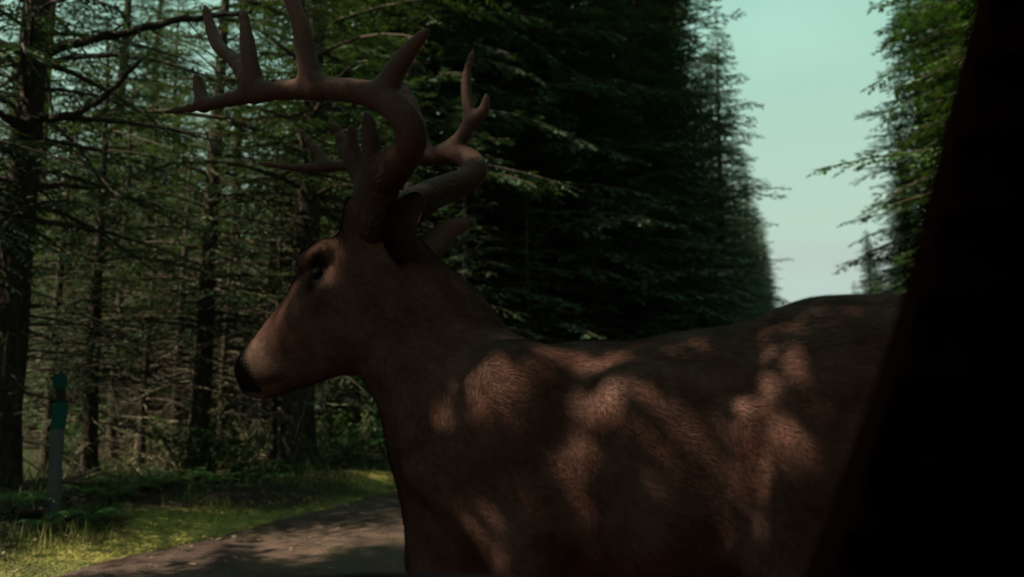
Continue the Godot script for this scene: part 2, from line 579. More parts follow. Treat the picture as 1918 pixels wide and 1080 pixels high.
# unseen low boughs over the road, shaped to shade the deer, with gaps
func unseen_boughs(tree: Array, foot: Vector3) -> Array:
	var f := Buf.new()
	var wood := Buf.new()
	for src in [[tree[1], wood], [tree[2], f]]:
		var arr: Array = (src[0] as ArrayMesh).surface_get_arrays(0)
		src[1].v = arr[Mesh.ARRAY_VERTEX]
		src[1].c = arr[Mesh.ARRAY_COLOR]
		if src[1] == wood:
			wood.n = arr[Mesh.ARRAY_NORMAL]
			wood.i = arr[Mesh.ARRAY_INDEX]
	for k in 20:
		var a := deer_at + deer_f * rnd(-1.1, 1.1) + Vector3(0, rnd(0.8, 2.0), 0) + sun_to * rnd(4.0, 5.4) - foot
		if open_to_sun(a + foot) or open_to_sun(a + foot + Vector3(-0.4, 0.1, 0)):
			continue
		var h := a.y + rnd(-0.6, 0.3)
		wood.tube(PackedVector3Array([Vector3(0, h, 0), Vector3(a.x * 0.5, lerpf(h, a.y, 0.5) + 0.15, a.z * 0.5), a]), PackedFloat32Array([0.025, 0.016, 0.005]), 5, Color(0.06, 0.045, 0.035))
	for k in 6000:
		var q := deer_at + deer_f * rnd(-1.35, 1.2) + deer_l * 0.15 + Vector3(0, rnd(0.45, 2.5), 0)
		var p := q + sun_to * rnd(3.8, 5.6)
		var loose := rng.randf() < 0.05
		if open_to_sun(p) and not loose:
			continue
		var td := Vector3(rnd(-1, 1), rnd(-0.6, 0.2), rnd(-1, 1)).normalized()
		var c := Color(0.03, 0.065, 0.036) * rnd(0.7, 1.3)
		for j in 5:
			var bd := (td * 0.8 + Vector3(rnd(-1, 1), rnd(-0.5, 0.3), rnd(-1, 1)) * 0.7).normalized()
			var b := p + td * (0.05 * j - 0.1)
			if loose or not (open_to_sun(b) or open_to_sun(b + bd * 0.06) or open_to_sun(b + bd * 0.12)):
				f.blade(b - foot, bd, bd.cross(Vector3(rnd(-0.8, 0.8), 1, rnd(-0.8, 0.8))).normalized(), 0.12 * rnd(0.7, 1.2), 0.02, c)
	return [tree[0], wood.mesh(), f.mesh()]

func plant(called: String, proto: Array, p: Vector3, yaw: float, size: float, label: String, group := "", bare := false, wide := 1.0) -> Node3D:
	p.y = ground_y(p) - 0.03
	var o := thing(called, label, "tree", p, group)
	o.rotation.y = yaw
	o.scale = Vector3(size * wide, size, size * wide)
	part("trunk", proto[0], M.bark, o)
	part("branches", proto[1], M.twig, o, true)
	if not bare:
		part("foliage", proto[2], M.needles, o, true)
	return o

func limb(o: Node3D, world_pts: Array, r0: float, r1: float, col: Color, called := "limb") -> void:
	var b := Buf.new()
	var inv := o.transform.affine_inverse()
	var c := Curve3D.new()
	for k in world_pts.size():
		var prev: Vector3 = world_pts[maxi(k - 1, 0)]
		var next: Vector3 = world_pts[mini(k + 1, world_pts.size() - 1)]
		c.add_point(world_pts[k], -(next - prev) / 6.0, (next - prev) / 6.0)
	var pts := PackedVector3Array()
	var rad := PackedFloat32Array()
	var len := c.get_baked_length()
	var steps := 18
	for k in steps + 1:
		var t := k / float(steps)
		pts.append(inv * (c.sample_baked(len * t, true) + Vector3(0, 0.012 * sin(k * 2.1), 0)))
		rad.append(lerpf(r0, r1, t) * rnd(0.9, 1.1))
	b.tube(pts, rad, 7, col)
	for k in range(4, steps):
		if rng.randf() < 0.4:
			var e := Vector3(rnd(-1, 1), rnd(-0.7, 0.6), rnd(-1, 1)).normalized() * rnd(0.12, 0.45)
			b.tube(PackedVector3Array([pts[k], pts[k] + e * 0.5, pts[k] + e + Vector3(0, -0.03, 0)]), PackedFloat32Array([rad[k] * 0.4, rad[k] * 0.25, 0.003]), 4, col)
	part(called, b.mesh(), M.twig, o)

const NTH := ["nearest", "second", "third", "fourth", "fifth", "sixth", "seventh", "eighth", "ninth", "tenth"]

func nth(k: int, near: String, far: String) -> String:
	return near % NTH[k] if k < NTH.size() else far

func make_forest() -> void:
	rng.seed = 77
	var green := Color(0.066, 0.10, 0.058)
	# straight stems with dead lower boughs, live foliage above
	var stem := []
	for k in 4:
		stem.append(spruce(10.0 + k, 0.17, 2.0 + 0.3 * k, 2.1, 110, 75, 1.2, green, 0.8))
	# dense trees that edge the road, boughs nearly to the ground
	var edge := []
	for k in 3:
		edge.append(spruce(23.0 + 2.0 * k, 0.22, 0.8, 3.2, 300, 16, 1.4, Color(0.058, 0.098, 0.068), 1.0, 1.9, 0.62))
	# brighter trees across the road
	var back := []
	for k in 2:
		back.append(spruce(14.0 + k, 0.18, 0.5, 2.6, 210, 10, 1.7, green, 0.95))
	var bright := []
	for k in 2:
		bright.append(spruce(22.0 + 3.0 * k, 0.18, 0.9, 3.0, 360, 8, 1.3, [Color(0.06, 0.12, 0.045), Color(0.035, 0.07, 0.04)][k], 1.0, 2.1, 0.65))
	# the front row on the left
	var row := [
		[10.0, 950.0, 1.05, "stout dark trunk at the left border with a mossy limb arching right", 2],
		[176.0, 905.0, 0.58, "slim dark straight trunk behind the marker post", 0],
		[372.0, 886.0, 0.9, "ragged lichen-spotted trunk between the slim trunk and the deer's muzzle", 1],
		[562.0, 880.0, 1.35, "thick trunk with a pale sunlit left side behind the deer's muzzle", 3],
	]
	var planted := []
	for e in row:
		var d: float = 1707.0 / (e[1] - 735.0)
		var p := at(e[0], 735.0, d)
		p.y = 0
		planted.append(p)
		var o := plant("spruce_tree", stem[e[4]], p, rnd(0, TAU), e[2], e[3])
		if e[0] < 100.0:
			limb(o, [at(40, 225, 7.85), at(85, 221, 7.7), at(135, 215, 7.6), at(185, 188, 7.5), at(225, 152, 7.4), at(262, 112, 7.3)], 0.05, 0.02, Color(0.05, 0.042, 0.03))
			limb(o, [at(45, 118, 7.9), at(110, 90, 7.8), at(170, 74, 7.7), at(250, 58, 7.6), at(320, 40, 7.5), at(400, 30, 7.4), at(470, 22, 7.3)], 0.055, 0.022, Color(0.035, 0.028, 0.022))
			limb(o, [at(30, 140, 7.7), at(52, 110, 7.2), at(36, 92, 6.8), at(5, 82, 6.5), at(-60, 60, 6.2)], 0.05, 0.03, Color(0.19, 0.18, 0.13))
		elif e[0] < 200.0:
			limb(o, [at(188, 240, d), at(240, 252, d - 0.2), at(300, 272, d - 0.3), at(368, 296, d - 0.5)], 0.018, 0.012, Color(0.16, 0.14, 0.09), "dead_branch")
			limb(o, [at(178, 330, d), at(110, 342, d - 0.3), at(60, 330, d - 0.6)], 0.016, 0.006, Color(0.1, 0.08, 0.06), "dead_branch")
		elif e[0] < 400.0:
			limb(o, [at(388, 310, d), at(430, 345, d - 0.2), at(480, 372, d - 0.4), at(546, 402, d - 0.5)], 0.026, 0.014, Color(0.075, 0.06, 0.045), "dead_branch")
			limb(o, [at(385, 436, d), at(450, 446, d - 0.2), at(532, 470, d - 0.3)], 0.02, 0.01, Color(0.15, 0.13, 0.08), "dead_branch")
			limb(o, [at(380, 775, d), at(410, 765, d - 0.2), at(440, 748, d - 0.3), at(470, 735, d - 0.5)], 0.02, 0.008, Color(0.2, 0.18, 0.09), "dead_branch")
			limb(o, [at(340, 735, d), at(300, 732, d - 0.4), at(262, 724, d - 0.8)], 0.022, 0.007, Color(0.2, 0.18, 0.09), "dead_branch")
			limb(o, [at(365, 830, d), at(300, 822, d - 0.4), at(240, 800, d - 0.8), at(185, 790, d - 1.0)], 0.032, 0.012, Color(0.1, 0.08, 0.06), "dead_branch")
		else:
			limb(o, [at(556, 556, d - 0.3), at(520, 556, d - 0.9), at(480, 552, d - 1.2), at(436, 542, d - 1.6)], 0.022, 0.008, Color(0.26, 0.27, 0.12), "dead_branch")
			limb(o, [at(550, 512, d - 0.3), at(525, 515, d - 0.6), at(500, 513, d - 0.9)], 0.022, 0.014, Color(0.3, 0.32, 0.14), "dead_branch")
	# thinner stems seen in the gap right of the head and between the front trunks
	var thin := [
		[665.0, 17.0, 0.55, "slender spruce stem seen just above the deer's eye"], [250.0, 16.0, 0.5, "slender stem right of the slim dark trunk"],
		[300.0, 21.0, 0.6, "thin far stem left of the lichen-spotted trunk"], [455.0, 18.0, 0.5, "slender stem between the lichen-spotted trunk and the thick trunk"],
		[620.0, 14.5, 0.5, "slender spruce directly behind the antler tines"], [872.0, 17.0, 0.6, "slender stem above the deer's nape, right of the ears"],
		[985.0, 19.0, 0.6, "slender stem above the deer's withers"], [1113.0, 22.0, 0.62, "pale stem above the deer's back"],
		[1215.0, 26.0, 0.7, "far stem above the middle of the deer's back"], [735.0, 20.0, 0.6, "slender stem hidden behind the curve of the near antler"],
		[110.0, 15.0, 0.6, "slender stem behind the marker post"], [1045.0, 25.0, 0.6, "thin far stem above the dip behind the withers"]]
	for e in thin:
		var p := at(e[0], 735.0, e[1])
		p.y = 0
		planted.append(p)
		plant("spruce_tree", stem[rng.randi() % 4], p, rnd(0, TAU), e[2], e[3], "slender spruces behind the front row")
	# bare dead poles between the front trunks
	for e in [[92, 10.5, 0.42], [215, 13.0, 0.5], [268, 12.0, 0.4], [330, 14.0, 0.5], [415, 13.5, 0.45], [492, 14.5, 0.5], [515, 12.5, 0.4], [690, 15.0, 0.5], [845, 18.0, 0.55], [925, 21.0, 0.6], [1075, 24.0, 0.6], [1165, 27.0, 0.6], [1260, 30.0, 0.65]]:
		var p := at(e[0], 735.0, e[1])
		p.y = 0
		planted.append(p)
		plant("dead_spruce", stem[rng.randi() % 4], p, rnd(0, TAU), e[2], "thin bare dead pole with twiggy branch stubs among the living trunks", "bare dead poles in the left forest", true)
	# where the forest opens, the sun reaches the ferns and three trunks
	var sun_flat := Vector3(sun_to.x, 0, sun_to.z).normalized()
	var lanes := [planted[1], planted[2], planted[3]]
	for e in [[690.0, 862.0], [620.0, 868.0]]:
		var g := at(e[0], 735.0, 1707.0 / (e[1] - 735.0))
		g.y = 0
		lanes.append(g)
	# deep forest on the left of the road
	var tries := 0
	var made := 0
	while made < 84 and tries < 4000:
		tries += 1
		var p := road_pt(-7.5 - 26.0 * pow(rng.randf(), 1.2), rnd(2.0, 46.0))
		if -p.z < 13.0 and absf(p.x / maxf(-p.z, 0.1)) < 0.75:
			continue
		if absf(p.x / maxf(-p.z, 0.1)) > 0.66 and p.length() < 24.0 and rng.randf() < 0.85:
			continue
		var ok := true
		for lane in lanes:
			var w: Vector3 = p - lane
			var run := w.dot(sun_flat)
			if run > 0.3 and run < 10.0 and (w - sun_flat * run).length() < 1.5:
				ok = false
		for q in planted:
			if p.distance_to(q) < 1.8:
				ok = false
				break
		if not ok:
			continue
		planted.append(p)
		made += 1
		plant("spruce_tree", stem[rng.randi() % 4], p, rnd(0, TAU), rnd(0.7, 1.15), "spruce standing deep in the shaded forest left of the road", "spruces deep in the left forest")
	# a dark belt of thick spruces closes the forest behind
	for k in 84:
		var p := road_pt(-22.0 - 5.0 * (k % 4) - 3.0 * rng.randf(), -6.0 + 1.0 * k)
		plant("forest_spruce", back[rng.randi() % 2], p, rnd(0, TAU), rnd(0.9, 1.25), "thick dark spruce at the back of the forest closing the view left", "thick spruces at the back of the forest")
	made = 0
	while made < 18:
		var p := road_pt(rnd(-21.0, -11.0), rnd(12.0, 44.0))
		if -p.z < 17.0 or absf(p.x / p.z) > 0.75:
			continue
		made += 1
		plant("forest_spruce", back[rng.randi() % 2], p, rnd(0, TAU), rnd(0.9, 1.2), "bushy green spruce filling the depth of the left forest", "bushy spruces in the left forest")
	# four big ones at the bend of the sightline, their boughs reaching towards the road
	for e in [[26.0, -7.8, 1.35, "huge dark spruce whose boughs reach into the top left of the sky gap"], [33.0, -7.3, 1.3, "broad dark spruce at the left side of the sky gap, behind the huge one"], [42.0, -6.7, 1.3, "broad dark spruce half way down the left side of the sky gap"], [56.0, -6.0, 1.2, "dark spruce at the foot of the sky gap, just above the deer's croup"]]:
		plant("edge_spruce", edge[rng.randi() % 3], road_pt(e[1], e[0]), rnd(0, TAU), e[2], e[3], "", false, 1.25)
	# the dense wall that edges the road on the left, its tips against the sky
	var al := 16.5
	var wall := 0
	while al < 175.0:
		var p := road_pt(-8.7 + rnd(-0.9, 0.5), al)
		plant("edge_spruce", edge[rng.randi() % 3], p, rnd(0, TAU), rnd(0.7, 1.0) if rng.randf() < 0.35 else rnd(1.1, 1.4), nth(wall, "%s dense dark spruce of the row edging the left of the road", "distant dense dark spruce edging the left of the road"), "dense spruces along the left road edge", false, rnd(0.95, 1.2))
		wall += 1
		if al < 140.0:
			plant("edge_spruce", edge[rng.randi() % 3], road_pt(-12.2 + rnd(-0.7, 0.7), al + 1.3), rnd(0, TAU), rnd(0.95, 1.2), "dense dark spruce standing behind the row along the left of the road", "dense spruces behind the left road edge", false, rnd(1.1, 1.4))
		al += rnd(2.8, 4.6) if al < 60.0 else rnd(3.8, 6.5)
	# right of the road
	for e in [[20.0, 6.0, 1.25, 0, "leafy sunlit spruce at the upper right, partly hidden by the car pillar"], [28.0, 5.6, 1.1, 1, "dark spruce with a bough pointing left into the sky gap, right of the road"], [38.0, 5.2, 0.95, 0, "green spruce at the right foot of the sky gap above the deer's rump"]]:
		plant("roadside_spruce", bright[e[3]], road_pt(e[1], e[0]), rnd(0, TAU), e[2], e[4], "", false, 1.25)
	al = 13.0
	var right_row := 0
	while al < 160.0:
		plant("roadside_spruce", bright[rng.randi() % 2], road_pt(6.9 + rnd(-0.7, 1.0), al), rnd(0, TAU), (rnd(0.7, 1.0) if rng.randf() < 0.35 else rnd(1.05, 1.35)) * (1.0 if al < 45.0 else 0.62), nth(right_row, "%s green spruce of the row right of the road, beside the pillar", "distant green spruce in the row right of the road"), "sunlit spruces along the right road edge", false, rnd(1.0, 1.35))
		right_row += 1
		al += rnd(2.8, 4.4)
	# trees beside the car, out of the frame, shaped to dapple deer and verge
	for e in [[-7.2, -1.6], [-10.2, -3.4]]:
		canopy_at = road_pt(e[0], e[1])
		canopy_at.y = ground_y(canopy_at) - 0.03
		var tree := spruce(19.0 + rnd(-1.5, 1.5), 0.2, 2.2, 3.2, 300, 20, 1.5, Color(0.03, 0.065, 0.036), 1.0, 1.9)
		var at_ := Vector3(canopy_at)
		canopy_at = null
		if e[0] == -7.2:
			tree = unseen_boughs(tree, at_)
		plant("unseen_shade_spruce", tree, at_, 0.0, 1.0, "unseen spruce beside the car, foliage shaped to dapple the deer and the verge", "unseen spruces beside the car")
	for e in [[-11.5, 2.6], [-8.0, 3.4]]:  # out of view, placed to dapple the verge
		plant("spruce_tree", stem[rng.randi() % 4], road_pt(e[0], e[1]), rnd(0, TAU), 1.0, "sparse spruce out of view left of the car, placed to dapple the verge", "unseen sparse spruces left of the car")
	for e in [[7.0, 2.4], [6.6, 7.5], [5.8, -2.2], [6.2, -7.0], [5.9, -12.0], [5.5, -17.5]]:  # out of view, placed to cut the sky light on the deer
		plant("unseen_shade_spruce", edge[rng.randi() % 3], road_pt(e[0], e[1]), rnd(0, TAU), rnd(0.9, 1.05), "spruce out of view beside or behind the car, placed to shade the deer", "unseen spruces round the car", false, 1.3)

# ---------------------------------------------------------------- low plants
func make_grass() -> void:
	rng.seed = 5
	var g := Buf.new()
	for k in 60000:
		var al := 1.0 + 24.0 * pow(rng.randf(), 1.5)
		var off := pow(rng.randf(), 1.4) * 5.5
		var p := road_pt(road_edge(al, false) + 0.12 - off, al)
		var k2 := noise.get_noise_2d(p.x * 110.0, p.z * 110.0)
		var tuft := smoothstep(0.6, 1.0, off)
		if k2 < lerpf(-0.1, 0.26, tuft) - 0.3 * rng.randf():
			continue
		p.y = ground_y(p) - 0.01
		var near := 1.0 - smoothstep(0.2, 1.3, off)
		var hgt := lerpf(rnd(0.04, 0.26) * (0.5 + maxf(k2, 0.0) * 2.0), rnd(0.015, 0.045), near)
		var a := rng.randf() * TAU
		var d := Vector3(cos(a) * rnd(0.1, 0.8), 1, sin(a) * rnd(0.1, 0.8)).normalized()
		var col := Color(0.045, 0.075, 0.03).lerp(Color(0.32, 0.29, 0.08), clampf(near * 0.8 + rnd(-0.25, 0.3), 0.0, 1.0)) * rnd(0.75, 1.2)
		var s := Vector3(-sin(a + 0.6), 0, cos(a + 0.6))
		var w := rnd(0.003, 0.006)
		g.tri(p - s * w, p + s * w, p + d * hgt, col)
	var o := part("grass", g.mesh(), M.grass, self, true)
	tag(o, "grass and moss growing on the verge left of the road", "grass")
	# needles, twigs and small stones strewn on the road and the forest floor
	var l := Buf.new()
	for k in 14000:
		var al := 1.5 + 26.0 * pow(rng.randf(), 1.3)
		var p := road_pt(rnd(-13.0, 3.2), al)
		p.y = maxf(ground_y(p), 0.03 if p.dot(road_right) > -4.7 else -1.0) + 0.006
		var a := rng.randf() * TAU
		var d := Vector3(cos(a), rnd(-0.05, 0.25), sin(a))
		var col := Color(0.16, 0.10, 0.06).lerp(Color(0.3, 0.24, 0.14), rng.randf()) * rnd(0.6, 1.1)
		l.blade(p, d, Vector3(-d.z, rnd(-0.3, 0.3), d.x), rnd(0.02, 0.09), rnd(0.003, 0.012), col)
	tag(part("leaf_litter", l.mesh(), M.twig, self, true), "fallen needles and leaves strewn on the road and forest floor", "litter")

func fern_mesh(fronds: int, L: float, col: Color) -> ArrayMesh:
	var f := Buf.new()
	for k in fronds:
		var a := TAU * k / fronds + rnd(-0.3, 0.3)
		var dir := Vector3(cos(a), 0, sin(a))
		var side := Vector3(-sin(a), 0, cos(a))
		var l := L * rnd(0.7, 1.1)
		var up := rnd(0.75, 1.1)
		var c := col * rnd(0.75, 1.25)
		var last := Vector3.ZERO
		for j in 15:
			var t := j / 14.0
			var p := dir * (l * t * 0.85) + Vector3(0, l * (up * t - 0.85 * t * t), 0)
			if j > 0:
				f.quad(last - side * 0.003, last + side * 0.003, p + side * 0.003, p - side * 0.003, c * 0.8)
			if j > 2:
				var w := l * 0.26 * sin(PI * pow(t, 0.75)) + 0.015
				for s: float in [-1.0, 1.0]:
					f.blade(p, (side * s + dir * 0.4 + Vector3(0, -0.25, 0)).normalized(), dir, w, 0.014, c)
			last = p
	return f.mesh()

func shrub_mesh(R: float, leaves: int, col: Color) -> Array:
	var f := Buf.new()
	var w := Buf.new()
	var stems := 9
	for k in stems:
		var a := TAU * k / stems + rnd(-0.4, 0.4)
		var tip := Vector3(cos(a) * R * rnd(0.5, 1.0), R * rnd(0.7, 1.5), sin(a) * R * rnd(0.5, 1.0))
		var mid := tip * 0.5 + Vector3(0, 0.15 * R, 0)
		w.tube(PackedVector3Array([Vector3.ZERO, mid, tip]), PackedFloat32Array([0.009, 0.006, 0.003]), 4, Color(0.09, 0.07, 0.05))
		for j in leaves / stems:
			var t := rnd(0.25, 1.05)
			var p := (mid * (2.0 * t) if t < 0.5 else mid.lerp(tip, 2.0 * t - 1.0)) + Vector3(rnd(-1, 1), rnd(-0.7, 0.7), rnd(-1, 1)) * 0.14 * R
			var d := Vector3(rnd(-1, 1), rnd(-0.5, 0.4), rnd(-1, 1)).normalized()
			f.blade(p, d, d.cross(Vector3(rnd(-0.4, 0.4), 1, rnd(-0.4, 0.4))).normalized(), rnd(0.04, 0.075), rnd(0.012, 0.02), col * rnd(0.7, 1.35))
	return [w.mesh(), f.mesh()]

func make_plants() -> void:
	rng.seed = 12
	var ferns := []
	for k in 3:
		ferns.append(fern_mesh(11, 0.62, Color(0.06, 0.13, 0.045)))
	var shrubs := []
	for k in 3:
		shrubs.append(shrub_mesh(0.45, 420, Color(0.06, 0.105, 0.04)))
	var spots := [[600, 872, 1.1], [640, 868, 1.0], [680, 858, 1.1], [715, 850, 1.2], [660, 850, 1.3], [740, 848, 1.1], [700, 840, 1.3], [560, 885, 0.9], [180, 985, 0.75], [110, 995, 0.6], [30, 985, 0.9], [470, 890, 0.9], [420, 905, 0.8], [300, 925, 0.8], [250, 935, 0.9], [60, 960, 0.9], [520, 900, 0.8], [220, 950, 0.7], [345, 915, 0.9]]
	for e in spots:
		var d: float = 1707.0 / (e[1] - 735.0)
		var p := at(e[0], 735.0, d)
		p.y = 0
		p.y = ground_y(p)
		var where := "at the foot of the forest edge below the deer's muzzle"
		if e[0] > 580:
			where = "in the sunlit clump between the muzzle's trunk and the deer's chest"
		elif e[0] < 260:
			where = "around the foot of the marker post"
		var o := thing("fern", "green fern " + where, "fern", p, "ferns " + where)
		o.rotation.y = rnd(0, TAU)
		o.scale = Vector3.ONE * e[2]
		part("fronds", ferns[rng.randi() % 3], M.leaves, o, true)
	for k in 30:
		var e := [rnd(20, 760), rnd(838, 900), rnd(0.7, 1.5)]
		var d: float = 1707.0 / (e[1] - 735.0)
		var p := at(e[0], 735.0, d)
		if p.dot(road_right) > -6.0:
			continue
		p.y = 0
		p.y = ground_y(p)
		var o := thing("shrub", "low leafy shrub under the spruces behind the verge", "shrub", p, "shrubs under the spruces")
		o.rotation.y = rnd(0, TAU)
		o.scale = Vector3.ONE * e[2]
		var s: Array = shrubs[rng.randi() % 3]
		part("stems", s[0], M.twig, o, true)
		part("leaves", s[1], M.leaves, o, true)

func make_brush() -> void:
	rng.seed = 41
	var kinds := []
	for k in 3:
		var w := Buf.new()
		for j in 9:
			dead_branch(w, Vector3(rnd(-0.3, 0.3), 0.02, rnd(-0.3, 0.3)), rnd(0, TAU), rnd(0.5, 1.2), rnd(0.008, 0.016), rnd(0.1, 1.2), Color(0.26, 0.23, 0.14) * rnd(0.6, 1.1))
		kinds.append(w.mesh())
	for e in [[315, 865], [285, 850], [420, 862], [455, 850], [235, 880], [500, 870], [390, 852], [345, 880], [140, 930], [480, 845], [540, 858], [265, 905]]:
		var d: float = 1707.0 / (e[1] - 735.0)
		var p := at(e[0], 735.0, d)
		p.y = 0
		p.y = ground_y(p)
		var o := part("dead_brush", kinds[rng.randi() % 3], M.twig, self)
		o.position = p
		o.rotation.y = rnd(0, TAU)
		tag(o, "tangle of pale dead twigs on the forest floor left of the deer's muzzle", "brushwood", "dead brush under the front trunks")

# ---------------------------------------------------------------- marker post
func make_post() -> void:
	var p := at(112, 735, 6.97)
	p.y = 0
	p.y = ground_y(p) - 0.02
	var o := thing("marker_post", "weathered pale roadside post with a teal painted top", "post", p)
	o.scale = Vector3(1.0, 0.95, 1.0)
	var b := Buf.new()
	b.tube(PackedVector3Array([Vector3(0.01, -0.1, 0), Vector3(0.01, 0.2, 0), Vector3(0.005, 0.5, 0), Vector3(0, 0.76, 0), Vector3(0, 0.8, 0)]), PackedFloat32Array([0.062, 0.06, 0.055, 0.055, 0.05]), 12, Color(0.12, 0.11, 0.118), 0.08)
	part("shaft", b.mesh(), M.post, o)
	b = Buf.new()
	b.tube(PackedVector3Array([Vector3(0, 0.80, 0), Vector3(0, 0.83, 0), Vector3(0.008, 0.95, 0), Vector3(0.012, 1.02, 0), Vector3(0.012, 1.05, 0)]), PackedFloat32Array([0.05, 0.058, 0.064, 0.06, 0.04]), 12, Color(0.015, 0.09, 0.078), 0.05)
	part("painted_band", b.mesh(), M.post, o)
	b = Buf.new()
	b.tube(PackedVector3Array([Vector3(0.012, 1.03, 0), Vector3(0.008, 1.1, 0), Vector3(0.0, 1.18, 0)]), PackedFloat32Array([0.045, 0.04, 0.04]), 12, Color(0.03, 0.026, 0.022), 0.08)
	part("bare_neck", b.mesh(), M.post, o)
	b = Buf.new()
	b.tube(PackedVector3Array([Vector3(0.0, 1.16, 0), Vector3(-0.004, 1.18, 0), Vector3(-0.01, 1.24, 0), Vector3(-0.012, 1.29, 0), Vector3(-0.012, 1.305, 0)]), PackedFloat32Array([0.04, 0.056, 0.058, 0.05, 0.01]), 12, Color(0.012, 0.06, 0.052), 0.05)
	part("painted_cap", b.mesh(), M.post, o)

# ---------------------------------------------------------------- deer
func hd(f: float, y: float, s: float) -> Vector3:   # head and neck lean a little to the deer's left
	return fys(f - 0.045 * smoothstep(0.4, 0.5, f), y, s + 0.07 * smoothstep(0.2, 0.5, f))

var body: Buf
var flank := {}      # how far left the hide reaches, by 2 cm squares of the side view

func flank_at(f: float, y: float) -> float:
	return flank.get(Vector2i(floori(f / 0.02), floori(y / 0.02)), 0.0)

